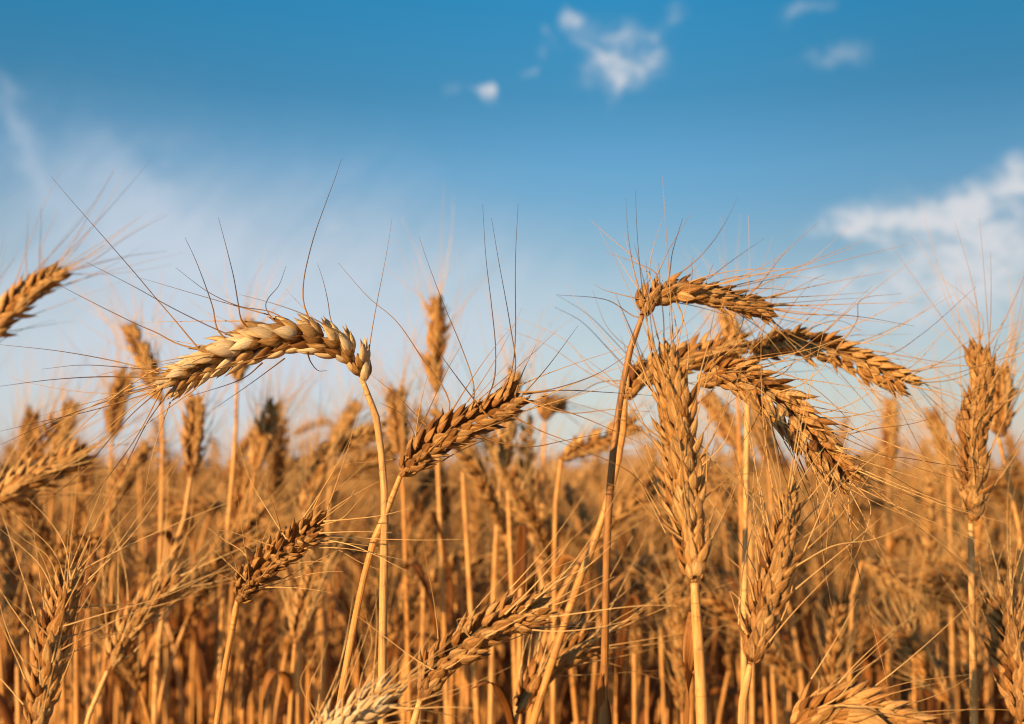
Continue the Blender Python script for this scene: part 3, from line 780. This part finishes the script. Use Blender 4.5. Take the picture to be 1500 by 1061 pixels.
# ------------------------------------------------------------------ stalks behind, out of focus but each to be made out
MID = [
    ('blurred upright ear alone against the sky, between the pale arching ear and the middle ear', [(638, 575), (637, 530), (640, 485), (638, 438)], [(642, 700), (650, 900), (655, 1075)], .95, 1.25, M_HUSK, 0),
    ('dim blurred ear upright just right of the pale arching ear stem', [(588, 668), (584, 640), (581, 600), (580, 570)], [(592, 760), (596, 900), (600, 1075)], .90, 1.0, M_BROWN, 0),
    ('blurred ear tilting left behind the tip of the pale arching ear', [(236, 590), (222, 555), (207, 515), (188, 480)], [(238, 650), (236, 760), (228, 1075)], .92, 1.05, M_HUSK, 0),
    ('small blurred ear alone against the pale sky left of the tilting one', [(164, 642), (168, 610), (176, 575), (186, 545)], [(160, 720), (150, 860), (140, 1075)], 1.0, 1.15, M_BROWN, .15),
    ('small upright brown ear under the pale arching ear', [(279, 698), (282, 660), (285, 622), (287, 582)], [(272, 750), (250, 824), (232, 950), (225, 1075)], .86, 0.98, M_BROWN, 0),
    ('pale straight stem whose ear top shows above the pale arching ear', [(347, 560), (352, 530), (357, 500), (360, 472)], [(345, 640), (335, 760), (325, 900), (320, 1075)], .88, 0.9, M_HUSK, 0),
    ('blurred ear leaning right under the middle of the pale arch', [(372, 690), (380, 660), (391, 625), (402, 592)], [(366, 760), (358, 900), (352, 1075)], 1.0, 1.15, M_HUSK, 0),
    ('blurred short ear under the right shoulder of the pale arch', [(488, 660), (500, 632), (512, 610), (522, 590)], [(480, 760), (476, 900), (470, 1075)], 1.15, 1.0, M_HUSK, 0),
    ('blurred ear slanting almost flat, pointing to the pale arching ear stem', [(462, 664), (495, 652), (528, 640), (562, 628)], [(450, 700), (445, 850), (440, 1075)], .95, 1.05, M_HUSK, 0),
    ('second blurred slanting ear, just below the almost flat one', [(474, 705), (505, 690), (540, 675), (574, 660)], [(462, 740), (455, 880), (450, 1075)], 1.0, 1.0, M_HUSK, 0),
    ('golden blurred ear slanting up right from the left edge above the bristly corner ear', [(-20, 740), (15, 716), (55, 695), (90, 678), (122, 662)], [(-40, 790), (-45, 900), (-50, 1075)], .70, 1.15, M_HUSK, 0),
    ('blurred upright ear close to the left edge, first of two side by side', [(34, 690), (38, 660), (43, 632), (48, 604)], [(30, 760), (28, 900), (24, 1075)], 1.15, 1.1, M_HUSK, 0),
    ('blurred upright ear close to the left edge, second of two side by side', [(80, 668), (88, 640), (97, 615), (106, 592)], [(74, 760), (70, 900), (66, 1075)], 1.1, 1.1, M_HUSK, 0),
    ('blurred ear leaning right between the tilting ear stem and the left edge ears', [(160, 752), (174, 715), (190, 685), (212, 655)], [(150, 820), (140, 950), (135, 1075)], .95, 1.1, M_HUSK, 0),
    ('blurred ear standing behind the small dark slanting ear at left', [(343, 800), (347, 765), (352, 725), (356, 685)], [(340, 860), (336, 950), (330, 1075)], 1.0, 1.1, M_HUSK, 0),
    ('slanting blurred ear low at the left with its thin stem leaning right', [(158, 982), (172, 950), (200, 905), (228, 875), (262, 848)], [(145, 1010), (127, 1058), (122, 1080)], .66, .95, M_HUSK, -.1),
    ('blurred ear slanting up right, left of the tall dark stem', [(822, 672), (850, 655), (885, 640), (930, 620)], [(815, 720), (812, 860), (810, 1075)], .82, 1.0, M_HUSK, 0),
    ('ear tip sticking up between the two arching ears at the right', [(1078, 540), (1074, 512), (1070, 485), (1064, 460)], [(1082, 620), (1086, 760), (1090, 1075)], .90, 1.0, M_HUSK, 0),
    ('pale blurred ear directly behind the tip of the middle ear', [(734, 690), (740, 640), (746, 595), (752, 545)], [(728, 760), (722, 900), (718, 1075)], .92, 1.15, M_HUSK, -.15),
    ('blurred bent ear on a pale stem right of the middle ear', [(797, 615), (800, 600), (808, 592), (820, 592)], [(796, 680), (794, 800), (790, 1075)], 1.0, 1.0, M_HUSK, 0),
    ('blurred upright ear standing alone left of the dark right hand ear', [(1302, 690), (1303, 655), (1304, 620), (1304, 588)], [(1302, 780), (1303, 900), (1304, 1075)], 1.2, 1.15, M_HUSK, 0),
    ('blurred ear tilting left just beside the dark right hand ear', [(1390, 690), (1383, 660), (1373, 630), (1362, 600)], [(1392, 780), (1394, 900), (1396, 1075)], 1.1, 1.0, M_HUSK, 0),
    ('blurred ear behind the dark right hand ear, at the right edge', [(1462, 640), (1464, 605), (1466, 575), (1464, 540)], [(1476, 700), (1491, 755), (1496, 900), (1500, 1075)], .74, 1.0, M_HUSK, 0),
    ('blurred ear hanging behind the thick upright ear, under the arches', [(1088, 662), (1072, 638), (1055, 610), (1036, 582)], [(1096, 720), (1100, 860), (1102, 1075)], .95, 1.1, M_BROWN, 0),
    ('blurred ear upright under the drooping ear', [(1126, 685), (1122, 650), (1116, 618), (1106, 590)], [(1130, 760), (1134, 900), (1138, 1075)], 1.05, 1.05, M_BROWN, 0),
    ('blurred ear leaning left low at the right, above the flat lying ear', [(1390, 1032), (1372, 1000), (1350, 965), (1322, 928)], [(1398, 1060), (1404, 1090)], .80, 0.95, M_HUSK, 0),
    ('blurred ear sloping down right, between the small leaning ear and the right edge', [(1262, 822), (1290, 838), (1318, 856), (1345, 872)], [(1250, 860), (1246, 950), (1243, 1075)], .90, 0.95, M_HUSK, 0),
    ('golden blurred ear low between the small dark ear and the long pale stem', [(432, 942), (440, 905), (450, 870), (462, 830)], [(428, 1000), (425, 1040), (424, 1075)], .80, 0.95, M_HUSK, 0),
    ('ear low behind the bottom middle ear, slanting up right to the dark stem', [(758, 1045), (775, 1010), (800, 980), (835, 955), (870, 940)], [(750, 1075), (746, 1110)], .60, 1.0, M_HUSK, 0),
    ('dark shaded ear upright in the stand between the middle ear and the dark stem', [(798, 770), (797, 745), (795, 722), (792, 698)], [(802, 850), (804, 950), (806, 1075)], 1.2, 1.0, M_BROWN, .25),  # the shade on this ear is put into its darker husk tint
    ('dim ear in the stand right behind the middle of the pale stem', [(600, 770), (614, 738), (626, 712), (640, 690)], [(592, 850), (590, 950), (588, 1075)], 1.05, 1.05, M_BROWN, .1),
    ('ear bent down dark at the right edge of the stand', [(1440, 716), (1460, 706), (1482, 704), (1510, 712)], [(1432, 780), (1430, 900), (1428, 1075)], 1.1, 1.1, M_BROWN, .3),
    ('blurred ear leaning right above the golden ear at left of the pale stem', [(446, 748), (452, 725), (460, 700), (470, 668)], [(442, 830), (438, 950), (436, 1075)], .92, 1.0, M_HUSK, 0),
]
BLADES = {1: [([(594, 835, .90), (604, 826, .89), (618, 850, .88), (632, 900, .88), (644, 945, .89)], 0.0034)],
          4: [([(256, 800, .86), (240, 780, .85), (222, 800, .84), (212, 850, .84)], 0.0026)],
          16: [([(812, 850, .82), (826, 820, .81), (846, 826, .80), (858, 870, .80), (862, 920, .81)], 0.003)],
          27: [([(426, 1020, .80), (412, 985, .79), (396, 990, .78), (384, 1030, .78)], 0.003)],
          20: [([(1302, 820, 1.2), (1318, 790, 1.19), (1342, 800, 1.18), (1356, 860, 1.18)], 0.0045)],
          28: [([(750, 1074, .60), (738, 1030, .59), (716, 1000, .58), (690, 1010, .58)], 0.0026)]}
for i, (lab, ear, stem, d, size, mat, dk) in enumerate(MID):
    stalk(lab, ear, stem, d=d, d1=d + 0.02, ds=d, size=size * 0.84, nodes=20, roll=40 + (i * 37) % 60, seed=300 + i, mat=mat, share=0.8, alen=0.062, spread=0.45, r=0.0015, detail=False, dark=dk, leaf=BLADES.get(i))

# ------------------------------------------------------------------ prototypes for the dense stand
BENDS = [('upright', 0.06), ('upright', 0.16), ('slant', 0.55), ('slant', 0.8), ('droop', 1.6), ('upright', 0.1), ('slant', 0.65), ('droop', 2.0), ('upright', 0.22), ('slant', 1.0), ('upright', 0.12), ('droop', 1.3)]


def proto_curve(bend, h, rng, ear_l):
    """stem and ear curve in the x-z plane: straight below, bent over near the top towards +x"""
    n = 60
    Ltot = h + ear_l
    s = np.linspace(0, 1, n)
    ang = rng.normal() * 0.04 + bend * np.clip((s - 0.72) / 0.28, 0, 1) ** 1.5 + 0.03 * np.sin(s * 9 + rng.uniform(0, 6))
    wob = rng.normal() * 0.03 * np.sin(s * 5)
    step = Ltot / (n - 1)
    P = np.zeros((n, 3))
    for i in range(1, n):
        P[i] = P[i - 1] + step * np.array((math.sin(ang[i]), math.sin(wob[i]), math.cos(ang[i])))
    k = int(round((h / Ltot) * (n - 1)))
    return P[:k + 1], P[k:]


protos = []
for i, (pose, bend) in enumerate(BENDS):
    rng = np.random.default_rng(900 + i)
    S, E = proto_curve(bend, rng.uniform(0.74, 0.79), rng, rng.uniform(0.075, 0.092))
    g = stem_geo(spline(S, 22)[::-1], 0.00165, rng, 7, (0.22,))
    stem_me = g.mesh('stem', M_STEM)
    spk, aw, rach, ax = ear_parts(E, rng, rng.uniform(0.78, 0.95), 20, rng.uniform(0, 180), 1, (0, -1, 0.1), 0.062, 0.8, 0.45)
    for s in spk:
        rach.add(*s.arrays())
    ear_me = rach.mesh('ear', (M_HUSK, M_HUSK, M_BROWN, M_PALE)[i % 4] if i % 4 != 3 else M_HUSK)
    ag = Geo()
    for A in aw:
        awn_geo(ag, A, rng, AWN_R * 1.45, 3)
    beard_me = ag.mesh('beard', M_AWN_PALE)
    leaves = []
    for q in range(2 + i % 2):
        h0 = rng.uniform(0.46, 0.70)
        a = rng.uniform(0, 6.28)
        o = np.array((math.cos(a), math.sin(a), 0))
        b0 = np.array((np.interp(h0, S[:, 2], S[:, 0]), np.interp(h0, S[:, 2], S[:, 1]), h0))
        ln = rng.uniform(0.10, 0.18)
        pts = [b0, b0 + o * ln * 0.18 + np.array((0, 0, ln * 0.38)), b0 + o * ln * 0.42 + np.array((0, 0, ln * 0.40)), b0 + o * ln * 0.62 + np.array((0, 0, ln * 0.05)), b0 + o * ln * 0.66 + np.array((0, 0, -ln * 0.35))]
        leaves.append(leaf_geo(pts, rng.uniform(0.0028, 0.0052), rng, np.cross(o, (0, 0, 1))).mesh('leaf', M_LEAF))
    for q in range(2 + i % 2):                    # side shoots from the same root that bore no ear, a dry blade at the top
        a, hh = rng.uniform(0, 6.28), rng.uniform(0.62, 0.80)
        o = np.array((math.cos(a), math.sin(a), 0))
        r1 = rng.uniform(0.02, 0.07)
        top = o * r1 + (0, 0, hh)
        sg = stem_geo(spline([top, o * r1 * 0.7 + (0, 0, hh * 0.6), o * r1 * 0.3 + (0, 0, hh * 0.2), (0, 0, 0)], 16), rng.uniform(0.0012, 0.0017), rng, 7, (rng.uniform(0.05, 0.2),))
        leaves.append(sg.mesh('side_shoot', M_STEM))
        if q == 1 or hh > 0.72:
            continue
        ln = rng.uniform(0.06, 0.11)
        bl = [top - (0, 0, 0.01), top + o * ln * 0.08 + (0, 0, ln * 0.35), top + o * ln * 0.22 + (0, 0, ln * 0.65), top + o * ln * rng.uniform(0.3, 0.6) + (0, 0, ln * rng.uniform(0.4, 0.9))]
        leaves.append(leaf_geo(bl, rng.uniform(0.0022, 0.0036), rng, np.cross(o, (0, 0, 1))).mesh('leaf', M_LEAF))
    protos.append((pose, bend, stem_me, ear_me, beard_me, leaves, E))

BANDS = [(0, 'behind the bristly corner ear'), (150, 'right of the bristly corner ear'), (330, 'behind the small dark slanting ear'), (500, 'behind the long pale arching stem'), (640, 'below the middle slanting ear'),
         (800, 'around the tall dark stem'), (950, 'behind the thick upright ear'), (1090, 'behind the small leaning ear'), (1230, 'below the farthest reaching arch'), (1380, 'near the dark right hand ear')]
WORD = {'upright': 'upright ear', 'slant l': 'ear slanting left', 'slant r': 'ear slanting right', 'droop l': 'ear drooping left', 'droop r': 'ear drooping right', 'droop f': 'ear drooping forward or back', 'slant f': 'ear slanting forward or back'}


def stand_label(pose, yaw, tip):
    x, y, d = to_px(tip)
    c = math.cos(yaw)
    key = pose if pose == 'upright' else pose + (' r' if c > 0.35 else ' l' if c < -0.35 else ' f')
    where = [t for x0, t in BANDS if x >= x0 or x0 == 0][-1]
    sky_ = 'tip against sky' if y < 690 else 'tip below skyline'
    near = 'blurred ' if d < 1.45 else 'far '
    return f'{near}{WORD[key]} {where}, {sky_}'


rnd = random.Random(5)
first_use = {}
N_STAND = 262
placed = []
D0, D1 = 0.86, 2.05
tries = 0
while len(placed) < N_STAND and tries < 20000:
    tries += 1
    d = math.sqrt(D0 ** 2 + (D1 ** 2 - D0 ** 2) * rnd.random() ** 1.12)
    x = rnd.uniform(-0.375, 0.375) * d
    if any((x - a) ** 2 + (d - b) ** 2 < 0.028 ** 2 for a, b in placed):
        continue
    i = rnd.randrange(len(protos))
    pose, bend, stem_me, ear_me, beard_me, leaves, E = protos[i]
    top = E[:, 2].max()
    yaw = rnd.uniform(0, 6.283)
    if pose == 'slant' or pose == 'droop':
        yaw = rnd.gauss(0, 0.7) if rnd.random() < 0.62 else rnd.gauss(math.pi, 0.7)
    ztop = CAM_Z + min(max(-0.065, rnd.gauss(-0.020, 0.046)), (700 - 606) / F * d)
    s = ztop / top
    if s < 0.80 or s > 1.12:
        continue
    placed.append((x, d))
    tx, ty = rnd.gauss(0, 0.035), rnd.gauss(0, 0.035)
    c, sn = math.cos(yaw), math.sin(yaw)
    tip = E[-1] * s
    tipw = (x + tip[0] * c, d + tip[0] * sn, tip[2])
    e = root((x, d, 0), stand_label(pose, yaw, tipw), 'wheat stalks of the blurred stand behind the front ears')
    e.rotation_euler = (tx, ty, yaw)
    e.scale = (s, s, s)
    if i not in first_use:
        a = [link('stem', stem_me, e), link('ear', ear_me, e)]
        a.append(link('beard', beard_me, a[1]))
        a += [link(lm.name.split('.')[0], lm, e) for lm in leaves]
        first_use[i] = a
    else:
        src = first_use[i]
        ear_c = None
        for o in src:
            c_ = o.copy()
            COL.objects.link(c_)
            c_.parent = ear_c if o.name.startswith('beard') else e
            if o.name.startswith('ear'):
                ear_c = c_

# ------------------------------------------------------------------ the rest of the field, past counting
rng = np.random.default_rng(77)


def field_template(pose_bend, lod, rng):
    S, E = proto_curve(pose_bend, rng.uniform(0.74, 0.79), rng, rng.uniform(0.075, 0.09))
    g = Geo()
    if lod == 1:
        tube(g, spline(S, 7), 0.0015, 4, rng.uniform(-0.1, 0.4), 8.0)
        spk, aw, rach, ax = ear_parts(E, rng, 1.15, 13, rng.uniform(0, 180), 0, (0, -1, 0.1), 0.062, 0.6, 0.45)
        for s in spk:
            g.add(*s.arrays())
        for A in aw:
            awn_geo(g, A[::2], rng, AWN_R, 3)
        a = rng.uniform(0, 6.28)
        o = np.array((math.cos(a), math.sin(a), 0))
        h0 = rng.uniform(0.45, 0.7)
        b0 = np.array((0, 0, h0))
        g.add(*leaf_geo([b0, b0 + o * .05 + (0, 0, .05), b0 + o * .09 + (0, 0, .01), b0 + o * .1 + (0, 0, -.05)], 0.0035, rng, np.cross(o, (0, 0, 1))).arrays())
    else:
        tube(g, spline(S, 4), 0.0017, 3, rng.uniform(-0.1, 0.4), 8.0)
        P = spline(E, 9)
        rr = 0.0062 * np.array([.4, .9, 1.1, .85, 1.1, .85, 1.0, .7, .15])
        tube(g, P, rr, 5, rng.uniform(0.4, 0.9), 3.0)
        for k in range(7):
            p = P[rng.integers(2, 9)]
            t = unit(P[-1] - P[-3])
            d0 = unit(t + rng.normal(size=3) * 0.45)
            tube(g, np.array([p, p + d0 * 0.03, p + d0 * 0.062 + rng.normal(size=3) * 0.006]), np.array([.0004, .0003, .00012]), 3, rng.uniform(0.3, 0.8))
    return g.arrays(), E[:, 2].max()


def scatter(lod, regions, ntempl, seed):
    rng = np.random.default_rng(seed)
    T = [field_template(rng.choice([0.05, 0.15, 0.3, 0.6, 0.9, 1.5]), lod, rng) for _ in range(ntempl)]
    pts = []
    for (d0, d1, dens, inner) in regions:
        wmax = 0.95 * d1 + 0.6
        n = int(dens * (d1 - d0) * 2 * wmax)
        d = rng.uniform(d0, d1, n)
        x = rng.uniform(-wmax, wmax, n)
        keep = np.abs(x) < 0.85 * d + 0.6
        if inner:                                  # leave the single stalks their own ground
            keep &= np.abs(x) > 0.395 * d + 0.03
        pts.append(np.stack([x[keep], d[keep]], 1))
    pts = np.concatenate(pts)
    which = rng.integers(0, ntempl, len(pts))
    V, Q, H, off = [], [], [], 0
    for k in range(ntempl):
        (tv, tq, th), top = T[k]
        P = pts[which == k]
        n = len(P)
        yaw = rng.uniform(0, 6.283, n)
        z = CAM_Z + np.minimum(rng.normal(-0.022, 0.045, n), 92 / F * P[:, 1])
        s = z / top
        c, sn = np.cos(yaw), np.sin(yaw)
        lean = rng.normal(0, 0.035, (n, 2))
        vx = (tv[None, :, 0] * c[:, None] - tv[None, :, 1] * sn[:, None]) * s[:, None]
        vy = (tv[None, :, 0] * sn[:, None] + tv[None, :, 1] * c[:, None]) * s[:, None]
        vz = tv[None, :, 2] * s[:, None]
        vx = vx + lean[:, :1] * vz + P[:, :1]
        vy = vy + lean[:, 1:] * vz + P[:, 1:]
        V.append(np.stack([vx, vy, vz], 2).reshape(-1, 3))
        Q.append((tq[None] + (np.arange(n) * len(tv))[:, None, None]).reshape(-1, 4) + off)
        hh = np.broadcast_to(th[None], (n,) + th.shape).copy()
        hh[:, :, 2] = np.clip(hh[:, :, 2] + rng.normal(0, 0.12, n)[:, None], 0, 1)
        H.append(hh.reshape(-1, 3))
        off += n * len(tv)
    return np.concatenate(V), np.concatenate(Q), np.concatenate(H)


parts = [scatter(1, [(0.7, 2.08, 140, True), (2.06, 4.4, 260, False)], 14, 1), scatter(0, [(4.4, 9.0, 150, False), (9.0, 18.0, 45, False), (18.0, 50.0, 7, False)], 10, 2)]
V = np.concatenate([p[0] for p in parts])
Q = np.concatenate([parts[0][1], parts[1][1] + len(parts[0][0])])
H = np.concatenate([p[2] for p in parts])
fo = bpy.data.objects.new('wheat_field', make_mesh('wheat_field', V, Q, H, M_HUSK))
COL.objects.link(fo)
fo['kind'] = 'stuff'
fo['label'] = 'dense ripe wheat of the field stretching away to the horizon'
fo['category'] = 'wheat field'
print('field verts', len(V))
